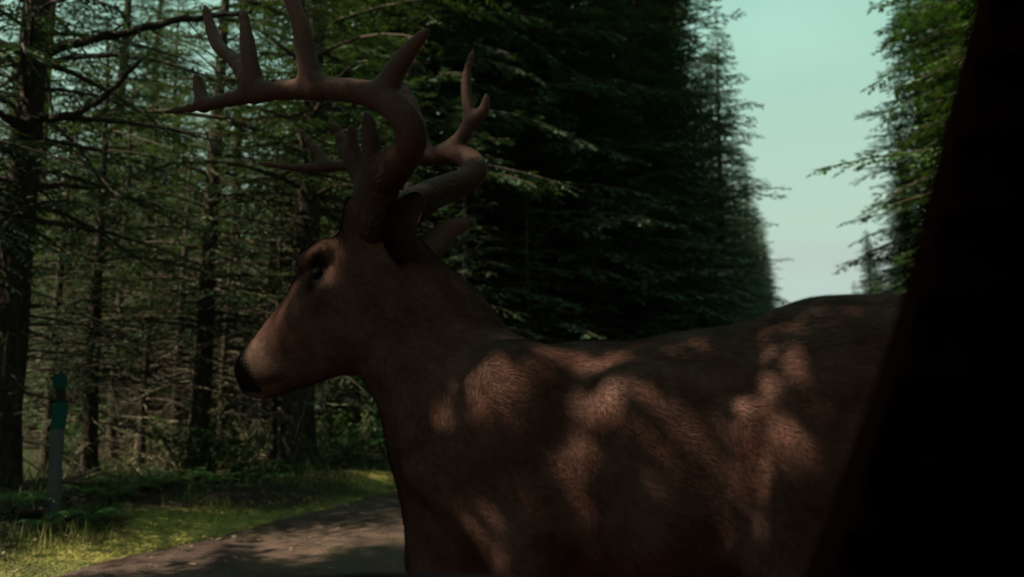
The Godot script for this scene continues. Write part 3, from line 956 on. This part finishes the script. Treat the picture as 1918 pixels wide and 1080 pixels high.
func shape_body() -> void:
	var B := []
	# barrel, withers, croup
	B.append(bone(fys(0.12, 0.98, 0), fys(-0.08, 0.985, 0), 0.225, 0.276, 0.66, 0.06))
	B.append(bone(fys(-0.08, 0.985, 0), fys(-0.40, 1.005, 0), 0.276, 0.282, 0.66, 0.06))
	B.append(bone(fys(-0.40, 1.005, 0), fys(-0.68, 1.092, 0), 0.28, 0.245, 0.70, 0.05))
	B.append(bone(fys(-0.70, 1.105, 0), fys(-0.98, 1.142, 0), 0.252, 0.235, 0.84, 0.08))
	B.append(bone(fys(0.16, 0.93, 0), fys(0.22, 0.99, 0), 0.15, 0.13, 0.85, 0.09))
	B.append(bone(fys(0.18, 0.95, 0), fys(0.21, 0.74, 0), 0.165, 0.14, 0.8, 0.08))
	# neck
	B.append(bone(fys(0.19, 1.11, 0), hd(0.31, 1.295, 0), 0.192, 0.168, 0.70, 0.09))
	B.append(bone(fys(0.03, 1.05, 0), fys(0.20, 1.13, 0), 0.155, 0.18, 0.86, 0.11))
	B.append(bone(hd(0.31, 1.295, 0), hd(0.40, 1.38, 0), 0.168, 0.158, 0.60, 0.08))
	# skull, muzzle, jaw
	B.append(bone(hd(0.465, 1.435, 0), hd(0.58, 1.375, 0), 0.158, 0.138, 0.60, 0.07))
	B.append(bone(hd(0.58, 1.36, 0), hd(0.69, 1.287, 0), 0.134, 0.100, 0.62, 0.05))
	B.append(bone(hd(0.69, 1.287, 0), hd(0.80, 1.226, 0), 0.098, 0.073, 0.70, 0.05))
	B.append(bone(hd(0.57, 1.262, 0), hd(0.79, 1.178, 0), 0.055, 0.030, 0.9, 0.05))
	B.append(bone(hd(0.80, 1.232, 0), hd(0.832, 1.203, 0), 0.050, 0.041, 0.9, 0.03))
	B.append(bone(hd(0.765, 1.205, 0), hd(0.818, 1.182, 0), 0.052, 0.038, 0.85, 0.03))
	for s: float in [-1.0, 1.0]:
		B.append(bone(hd(0.575, 1.513, 0.078 * s), hd(0.642, 1.490, 0.060 * s), 0.030, 0.025, 1.0, 0.025))     # brow
		B.append(bone(hd(0.585, 1.40, 0.085 * s), hd(0.68, 1.34, 0.062 * s), 0.025, 0.018, 1.0, 0.05))       # cheekbone
		B.append(bone(hd(0.835, 1.222, 0.032 * s), hd(0.845, 1.215, 0.03 * s), 0.024, 0.02, 1.0, 0.02))      # nostril wing
		B.append(bone(hd(0.582, 1.474, 0.108 * s), hd(0.612, 1.435, 0.104 * s), 0.026, 0.016, 1.0, 0.02, true))  # eye socket
		B.append(bone(hd(0.86, 1.212, 0.04 * s), hd(0.85, 1.214, 0.03 * s), 0.008, 0.008, 1.0, 0.008, true))
		B.append(bone(hd(0.85, 1.172, 0.055 * s), hd(0.71, 1.192, 0.082 * s), 0.010, 0.006, 1.0, 0.014, true))    # mouth line
		# pedicles
		B.append(bone(hd(0.495, 1.50, 0.045 * s), hd(0.455, 1.61, 0.075 * s), 0.054, 0.048, 1.0, 0.05))
		# shoulder blade, shoulder point, upper arm, forearm, cannon, hoof
		B.append(bone(fys(-0.03, 1.16, 0.115 * s), fys(0.10, 1.06, 0.14 * s), 0.085, 0.095, 0.8, 0.08))
		B.append(bone(fys(0.20, 0.99, 0.12 * s), fys(0.0, 0.80, 0.15 * s), 0.105, 0.08, 0.8, 0.05))
		B.append(bone(fys(-0.0, 1.07, 0.135 * s), fys(-0.03, 0.83, 0.14 * s), 0.085, 0.07, 0.8, 0.05))
		B.append(bone(fys(0.0, 0.78, 0.14 * s), fys(0.05, 0.43, 0.125 * s), 0.068, 0.036, 1.0, 0.05))
		B.append(bone(fys(0.05, 0.43, 0.125 * s), fys(0.04, 0.13, 0.125 * s), 0.036, 0.025, 1.0, 0.02))
		B.append(bone(fys(0.04, 0.12, 0.125 * s), fys(0.075, 0.03, 0.125 * s), 0.028, 0.033, 1.0, 0.02))
		B.append(bone(fys(0.055, 1.165, 0.138 * s), fys(0.035, 1.11, 0.148 * s), 0.078, 0.070, 0.9, 0.11))
		B.append(bone(fys(-0.26, 1.08, 0.085 * s), fys(-0.29, 0.88, 0.095 * s), 0.155, 0.15, 0.88, 0.06))
		# haunch, thigh, stifle, hock, shank, hoof
		B.append(bone(fys(-0.66, 1.13, 0.12 * s), fys(-0.72, 0.98, 0.135 * s), 0.155, 0.15, 0.75, 0.06))
		B.append(bone(fys(-0.90, 1.05, 0.11 * s), fys(-0.78, 0.86, 0.14 * s), 0.14, 0.12, 0.75, 0.06))
		B.append(bone(fys(-0.62, 1.04, 0.16 * s), fys(-0.56, 0.80, 0.16 * s), 0.10, 0.08, 0.75, 0.035))
		B.append(bone(fys(-0.60, 0.80, 0.15 * s), fys(-0.90, 0.52, 0.125 * s), 0.095, 0.042, 0.9, 0.05))
		B.append(bone(fys(-0.91, 0.53, 0.125 * s), fys(-0.86, 0.14, 0.125 * s), 0.036, 0.026, 1.0, 0.02))
		B.append(bone(fys(-0.86, 0.13, 0.125 * s), fys(-0.82, 0.03, 0.125 * s), 0.029, 0.034, 1.0, 0.02))
		# flank fold in front of the thigh, ribs
		B.append(bone(fys(-0.50, 1.10, 0.185 * s), fys(-0.47, 0.84, 0.15 * s), 0.03, 0.03, 1.0, 0.04))
		B.append(bone(fys(-0.43, 1.12, 0.255 * s), fys(-0.445, 0.84, 0.245 * s), 0.045, 0.045, 1.0, 0.06, true))
	# tail
	B.append(bone(fys(-1.10, 1.20, 0), fys(-1.18, 1.02, 0), 0.035, 0.02, 1.0, 0.05))
	body = nets(B, 0.0095)
	for v in body.v:
		var key := Vector2i(floori(-v.z / 0.02), floori(v.y / 0.02))
		flank[key] = maxf(flank.get(key, 0.0), -v.x)
	for e in deer_light:
		if e[5] < 0.09:
			continue
		var s0: float = e[5]
		for k in 8:
			var q := sp(e[0], e[1], s0)
			var hit := flank_at(-q.z, q.y)
			if hit > 0.0:
				s0 = lerpf(s0, hit, 0.7)
		if e.size() < 7:
			e[5] = s0

func make_deer() -> void:
	rng.seed = 31
	var o := thing("deer", "large antlered brown deer standing across the road, facing left", "deer", deer_at)
	o.rotation.y = atan2(-deer_f.x, -deer_f.z)
	var eye_spot := hd(0.596, 1.453, 0.095)
	for v in body.v:
		var f := -v.z
		var s := absf(v.x + 0.07 * smoothstep(0.2, 0.5, f))
		var k := noise.get_noise_3d(v.x * 1400.0, v.y * 900.0, v.z * 900.0)
		var col := Color(0.08, 0.035, 0.026).lerp(Color(0.12, 0.060, 0.047), 0.5 + k)
		col = col.lerp(Color(0.05, 0.028, 0.022), smoothstep(0.06, 0.0, s) * smoothstep(1.2, 1.28, v.y) * 0.5 * (1.0 - smoothstep(0.0, 0.2, f)))
		# paler muzzle, black nose pad, dark lip, pale chin
		var hf := f + 0.045
		var along := (hf - 0.5) * 0.82 - (v.y - 1.45) * 0.57
		col = col.lerp(Color(0.21, 0.13, 0.10), smoothstep(0.26, 0.38, along) * smoothstep(1.19, 1.23, v.y) * 0.75)
		var nose := smoothstep(0.797, 0.822, hf + (1.225 - v.y) * 0.42 + 0.1 * k * 0.2)
		col = col.lerp(Color(0.008, 0.006, 0.005), nose * smoothstep(0.68, 0.76, hf))
		col = col.lerp(Color(0.2, 0.12, 0.10), smoothstep(1.152, 1.142, v.y) * smoothstep(0.75, 0.78, hf))
		var lip := exp(-pow((v.y - lerpf(1.198, 1.172, smoothstep(0.66, 0.84, hf))) / 0.014, 2.0))
		col = col.lerp(Color(0.012, 0.008, 0.006), 0.8 * lip * smoothstep(0.66, 0.74, hf))
		var to_eye := Vector3(-absf(v.x + 0.07) - 0.07, v.y, v.z) - eye_spot
		var e := Vector3(to_eye.x, to_eye.y * 0.75 - to_eye.z * 0.25, to_eye.z * 1.2).length()
		col = col.lerp(Color(0.012, 0.008, 0.006), smoothstep(0.050, 0.028, e))  # dark recess and tear line round the eye, painted into the hide
		if v.y < 0.08:
			col = Color(0.02, 0.016, 0.014)
		body.c.append(col)
	part("body", body.mesh(), M.hide, o)
	make_fur(o, body)
	# eyes
	for s: float in [-1.0, 1.0]:
		var em := SphereMesh.new()
		em.radius = 0.016
		em.height = 0.032
		var e := part("eye", em, M.eye, o)
		e.position = hd(0.596, 1.453, 0.079 * s)
	# antlers: the deer's left one, then its right one
	antler(o, 1.0, [
		[697, 430, 0.13, 44], [700, 385, 0.135, 45], [710, 342, 0.15, 43], [738, 312, 0.2, 37], [763, 282, 0.26, 32], [770, 248, 0.30, 31], [752, 213, 0.32, 30], [722, 188, 0.32, 29], [680, 174, 0.32, 25], [600, 165, 0.32, 24], [500, 172, 0.30, 20], [430, 186, 0.28, 14], [380, 198, 0.26, 10], [310, 210, 0.23, 4]], [
		[[715, 175, 0.32, 24], [745, 125, 0.33, 17], [772, 88, 0.335, 10], [800, 58, 0.34, 3]],
		[[588, 165, 0.32, 24], [573, 105, 0.33, 17], [565, 55, 0.335, 15], [545, 0, 0.34, 11], [520, -45, 0.35, 4]],
		[[478, 170, 0.3, 20], [468, 115, 0.31, 13], [462, 70, 0.31, 10], [455, 18, 0.31, 4]],
		[[470, 160, 0.3, 18], [440, 115, 0.27, 12], [410, 88, 0.25, 10], [395, 55, 0.24, 8], [384, 12, 0.24, 3]],
		[[382, 196, 0.26, 11], [374, 170, 0.25, 8], [368, 140, 0.25, 3]],
		[[690, 355, 0.14, 22], [668, 310, 0.135, 17], [650, 280, 0.13, 12], [622, 225, 0.12, 3]],
		[[672, 320, 0.14, 14], [660, 280, 0.15, 10], [658, 235, 0.16, 3]],
		[[702, 330, 0.17, 17], [697, 300, 0.2, 14], [694, 260, 0.215, 14], [688, 216, 0.22, 8]],
	])
	antler(o, -1.0, [
		[742, 425, 0.02, 36], [770, 388, 0.0, 35], [805, 366, -0.08, 32], [840, 352, -0.16, 29], [874, 338, -0.22, 26], [890, 318, -0.26, 25], [878, 298, -0.28, 22], [850, 290, -0.28, 20], [800, 293, -0.28, 17], [731, 298, -0.27, 13], [680, 306, -0.26, 11], [621, 311, -0.25, 10], [557, 314, -0.23, 7], [484, 306, -0.2, 3]], [
		[[822, 292, -0.28, 14], [860, 262, -0.28, 12], [880, 225, -0.28, 10], [874, 180, -0.28, 8], [874, 140, -0.28, 6], [886, 94, -0.28, 2]],
		[[884, 228, -0.28, 9], [906, 208, -0.28, 7], [911, 178, -0.28, 2]],
		[[795, 292, -0.28, 15], [784, 240, -0.28, 12], [770, 190, -0.28, 9], [745, 148, -0.28, 3]],
		[[612, 311, -0.25, 10], [590, 278, -0.25, 7], [558, 240, -0.25, 2]],
	])
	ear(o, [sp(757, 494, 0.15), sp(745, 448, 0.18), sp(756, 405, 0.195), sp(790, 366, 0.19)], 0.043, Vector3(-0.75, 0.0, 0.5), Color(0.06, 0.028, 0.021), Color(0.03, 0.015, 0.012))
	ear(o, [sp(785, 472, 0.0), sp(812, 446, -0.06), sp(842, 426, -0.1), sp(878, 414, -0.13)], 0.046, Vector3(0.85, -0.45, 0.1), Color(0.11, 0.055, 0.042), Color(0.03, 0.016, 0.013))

func antler(o: Node3D, side: float, beam: Array, tines: Array) -> void:
	var B := []
	for line in [beam] + tines:
		var c := Curve3D.new()
		var P := []
		for e in line:
			P.append(sp(e[0], e[1], e[2]))
		for k in P.size():
			var prev: Vector3 = P[maxi(k - 1, 0)]
			var next: Vector3 = P[mini(k + 1, P.size() - 1)]
			c.add_point(P[k], -(next - prev) / 6.0, (next - prev) / 6.0)
		for k in P.size() - 1:
			var d0: float = (deer_at - deer_f * P[k].z - deer_l * P[k].x).z
			for j in 3:
				var a := c.sample(k, j / 3.0)
				var b := c.sample(k, (j + 1) / 3.0)
				var r0 := lerpf(line[k][3], line[k + 1][3], j / 3.0) * -d0 / FOC * 0.87
				var r1 := lerpf(line[k][3], line[k + 1][3], (j + 1) / 3.0) * -d0 / FOC * 0.87
				B.append(bone(a, b, maxf(r0, 0.004), maxf(r1, 0.004), 1.0, 0.014 if line == beam else 0.022))
	# pearling round the burr
	var base := sp(beam[0][0], beam[0][1], beam[0][2])
	var second := sp(beam[2][0], beam[2][1], beam[2][2])
	for k in 1500:
		var t := pow(rng.randf(), 1.2) * 3.9
		var e0: Array = beam[int(t)]
		var e1: Array = beam[int(t) + 1]
		var pa := sp(e0[0], e0[1], e0[2])
		var pb := sp(e1[0], e1[1], e1[2])
		var p := pa.lerp(pb, t - int(t))
		var depth: float = -(deer_at - deer_f * p.z - deer_l * p.x).z
		var r: float = lerpf(e0[3], e1[3], t - int(t)) * depth / FOC * 0.87
		var a := rng.randf() * TAU
		var ax := (pb - pa).normalized()
		var u := ax.cross(Vector3.RIGHT).normalized()
		p += (u * cos(a) + ax.cross(u) * sin(a)) * r
		var big := lerpf(0.0046, 0.0028, t / 3.9)
		B.append(bone(p, p + ax * rnd(0.0, 0.014), big, big * 0.85, 1.0, 0.003))
	var m := nets(B, 0.0038)
	for v in m.v:
		var near := clampf(v.distance_to(base) / 0.3, 0.0, 1.0)
		var k := noise.get_noise_3d(v.x * 9000.0, v.y * 6000.0, v.z * 9000.0)
		var tip := smoothstep(1.85, 2.15, v.y)
		m.c.append(Color(0.03, 0.015, 0.011).lerp(Color(0.08, 0.041, 0.032), clampf(near * 0.8 + 0.45 * k, 0, 1)).lerp(Color(0.14, 0.08, 0.064), tip * 0.5))
	part("antler", m.mesh(), M.antler, o)

func ear(o: Node3D, mid: Array, half: float, open: Vector3, outer: Color, inner: Color) -> void:
	var c := Curve3D.new()
	for k in mid.size():
		var prev: Vector3 = mid[maxi(k - 1, 0)]
		var next: Vector3 = mid[mini(k + 1, mid.size() - 1)]
		c.add_point(mid[k], -(next - prev) / 6.0, (next - prev) / 6.0)
	var b := Buf.new()
	var len := c.get_baked_length()
	var nu := 16
	var nv := 14
	for layer in 2:
		var base := b.v.size()
		for i in nu + 1:
			var t := i / float(nu)
			var p := c.sample_baked(len * t, true)
			var ax: Vector3 = (c.sample_baked(minf(len * t + 0.01, len), true) - c.sample_baked(maxf(len * t - 0.01, 0), true)).normalized()
			var op := (open - ax * open.dot(ax)).normalized()
			var sd := ax.cross(op).normalized()
			var w := half * pow(sin(PI * (0.16 + 0.80 * pow(t, 1.1))), 0.6)
			for j in nv + 1:
				var a := lerpf(-1.0, 1.0, j / float(nv))
				var ang := a * lerpf(2.3, 1.15, smoothstep(0.0, 0.6, t))
				var rr := w / maxf(0.75, sin(minf(absf(lerpf(2.3, 1.15, smoothstep(0.0, 0.6, t))), PI / 2)))
				var out := sd * sin(ang) - op * cos(ang)
				var thick := 0.0 if layer == 0 else -0.005 * (1.0 - pow(absf(a), 4.0))
				b.v.append(p + out * (rr + thick) + op * rr * 0.6)
				b.n.append(out if layer == 0 else -out)
				b.c.append((outer if layer == 0 else inner) * rnd(0.85, 1.15))
		for i in nu:
			for j in nv:
				var q := base + i * (nv + 1) + j
				if layer == 0:
					b.i.append_array([q, q + 1, q + nv + 1, q + 1, q + nv + 2, q + nv + 1])
				else:
					b.i.append_array([q, q + nv + 1, q + 1, q + 1, q + nv + 1, q + nv + 2])
	part("ear", b.mesh(), M.hide, o)

func make_fur(o: Node3D, body: Buf) -> void:
	var b := Buf.new()
	var tris := body.i.size() / 3
	for t in tris:
		var i0 := body.i[t * 3]
		var i1 := body.i[t * 3 + 1]
		var i2 := body.i[t * 3 + 2]
		var A := body.v[i0]
		var ab := body.v[i1] - A
		var ac := body.v[i2] - A
		var nrm := body.n[i0]
		var f := -A.z
		if A.y < 0.1:
			continue
		var seen := A.x < -0.02 or nrm.y > 0.2 or f > 0.1
		var want := ab.cross(ac).length() * 0.5 * (130000.0 if seen else 25000.0)
		if f > 0.62:
			want *= 1.5
		var cnt := int(want) + (1 if rng.randf() < want - int(want) else 0)
		if cnt == 0:
			continue
		if f > 0.72 and body.c[i0].r < 0.03:
			continue
		# lie of the coat
		var flow := Vector3(0, -0.75, 1.0)
		var neck := smoothstep(0.05, 0.25, f) * smoothstep(1.0, 1.15, A.y)
		flow = flow.lerp(Vector3(0, -0.9, 0.75), neck)
		flow = flow.lerp(Vector3(0, 0.25, 0.9), smoothstep(0.5, 0.62, f))
		flow = flow.lerp(Vector3(0, -1.0, 0.25), smoothstep(0.85, 0.7, A.y))
		var len := 0.018
		if f > 0.5:
			len = lerpf(0.014, 0.007, smoothstep(0.5, 0.8, f))
		elif neck > 0.3:
			len = 0.017
		for k in cnt:
			var r1 := rng.randf()
			var r2 := rng.randf()
			if r1 + r2 > 1.0:
				r1 = 1.0 - r1
				r2 = 1.0 - r2
			var p := A + ab * r1 + ac * r2
			var n := body.n[i0].lerp(body.n[i1], r1).lerp(body.n[i2], r2).normalized()
			var wv := noise.get_noise_3d(p.x * 700.0, p.y * 700.0, p.z * 700.0)
			var d := flow + Vector3(rnd(-0.35, 0.35), rnd(-0.35, 0.35) + wv * 0.7, rnd(-0.35, 0.35))
			d = (d - n * d.dot(n)).normalized()
			var side := n.cross(d).normalized() * (0.0011 if f < 0.5 else 0.0008)
			var l := len * rnd(0.6, 1.25)
			var tip := p + d * l + n * (l * rnd(0.08, 0.4))
			var col := body.c[i0] * rnd(0.78, 1.22) * (1.0 + 0.4 * noise.get_noise_3d(p.x * 9000.0, p.y * 7000.0, p.z * 4000.0) + 0.3 * noise.get_noise_3d(p.x * 900.0, p.y * 900.0, p.z * 500.0))
			b.v.append(p - side); b.v.append(p + side); b.v.append(tip)
			b.n.append(n); b.n.append(n); b.n.append((n + d * 0.25).normalized())
			b.c.append(col * 0.85); b.c.append(col * 0.85); b.c.append(col * 1.1)
			var q := b.v.size()
			if side.cross(tip - p).dot(n) > 0.0:
				b.i.append_array([q - 3, q - 1, q - 2])
			else:
				b.i.append_array([q - 3, q - 2, q - 1])
	part("fur", b.mesh(), M.hair, o, true)

# ---------------------------------------------------------------- the car round the camera
func make_car() -> void:
	var o := thing("car", "dark interior of the car with its windscreen pillar at the right", "car")
	var edge := [[1850.0, -80.0], [1822.0, 20.0], [1790.0, 150.0], [1757.0, 280.0], [1724.0, 420.0], [1688.0, 560.0], [1643.0, 710.0], [1585.0, 870.0], [1545.0, 980.0], [1505.0, 1085.0], [1440.0, 1230.0]]
	var b := Buf.new()
	var ring := 12
	for k in edge.size():
		var t := k / float(edge.size() - 1)
		var p := at(edge[k][0], edge[k][1], lerpf(0.46, 0.66, t))
		var w := lerpf(0.10, 0.34, t)
		var right := Vector3(0.94, 0, 0.34)
		var back := Vector3(-0.34, 0, 0.94)
		for s in ring:
			var a := TAU * s / ring
			var ca := cos(a)
			var sa := sin(a)
			var e := Vector2(signf(ca) * pow(absf(ca), 0.6), signf(sa) * pow(absf(sa), 0.6))
			b.v.append(p + right * (w * 0.5 + e.x * w * 0.5) + back * (e.y * 0.04))
			b.n.append((right * ca / w + back * sa / 0.08).normalized())
	for k in edge.size() - 1:
		for s in ring:
			var q := k * ring
			var s2 := (s + 1) % ring
			b.i.append_array([q + s, q + s2, q + ring + s, q + s2, q + ring + s2, q + ring + s])
	part("windscreen_pillar", b.mesh(), M.trim, o)
	# dashboard: a rounded shelf whose rim just enters the bottom of the frame
	b = Buf.new()
	var prof := [Vector2(0.78, -0.5), Vector2(0.8, -0.02), Vector2(0.785, -0.005), Vector2(0.74, 0.0), Vector2(0.55, -0.012), Vector2(0.45, -0.05), Vector2(0.43, -0.4)]
	var nx := 20
	for i in nx + 1:
		var x := lerpf(-0.75, 0.6, i / float(nx))
		for q in prof:
			var y: float = 0.961 + q.y + 0.012 * exp(-pow((x + 0.12) / 0.16, 2.0)) - 0.035 * smoothstep(-0.35, -0.75, x)
			b.v.append(Vector3(x, y, -q.x - 0.06 * exp(-x * x * 4.0)))
	for i in nx:
		for j in prof.size() - 1:
			var q := i * prof.size() + j
			b.i.append_array([q, q + prof.size(), q + 1, q + 1, q + prof.size(), q + prof.size() + 1])
	part("dashboard", b.mesh(), M.dash, o)
	var unseen_roof := BoxMesh.new()  # roof and door are out of view and keep the cabin and pillar dark
	unseen_roof.size = Vector3(1.5, 0.05, 1.6)
	var r := part("unseen_roof", unseen_roof, M.trim, o)
	r.position = Vector3(0.05, 1.5, 0.45)
	var unseen_door := BoxMesh.new()
	unseen_door.size = Vector3(0.08, 0.95, 1.5)
	var d := part("unseen_door", unseen_door, M.trim, o)
	d.position = Vector3(0.72, 0.65, 0.25)

func _ready() -> void:
	var cam := Camera3D.new()
	cam.name = "camera"
	var lens := CameraAttributesPhysical.new()
	lens.frustum_focal_length = 32.97
	lens.frustum_focus_distance = 2.4
	lens.frustum_near = 0.05
	lens.frustum_far = 900.0
	lens.exposure_aperture = 3.0
	cam.attributes = lens
	cam.fov = 40.0
	cam.near = 0.05
	cam.far = 900.0
	add_child(cam)
	cam.position = Vector3(0, EYE, 0)
	cam.rotation.x = deg_to_rad(PITCH)
	cam.current = true
	make_sky()
	var sun := DirectionalLight3D.new()
	sun.name = "sun"
	sun.light_color = Color(1.0, 0.95, 0.84)
	sun.light_energy = 1.6
	sun.light_angular_distance = 0.5
	sun.shadow_enabled = true
	add_child(sun)
	sun.look_at_from_position(sun_to * 50.0, Vector3.ZERO, Vector3.UP)
	noise.seed = 9
	noise.frequency = 0.01
	noise.fractal_octaves = 3
	make_materials()
	make_ground()
	shape_body()
	make_forest()
	make_grass()
	make_plants()
	make_brush()
	make_post()
	make_car()
	make_deer()
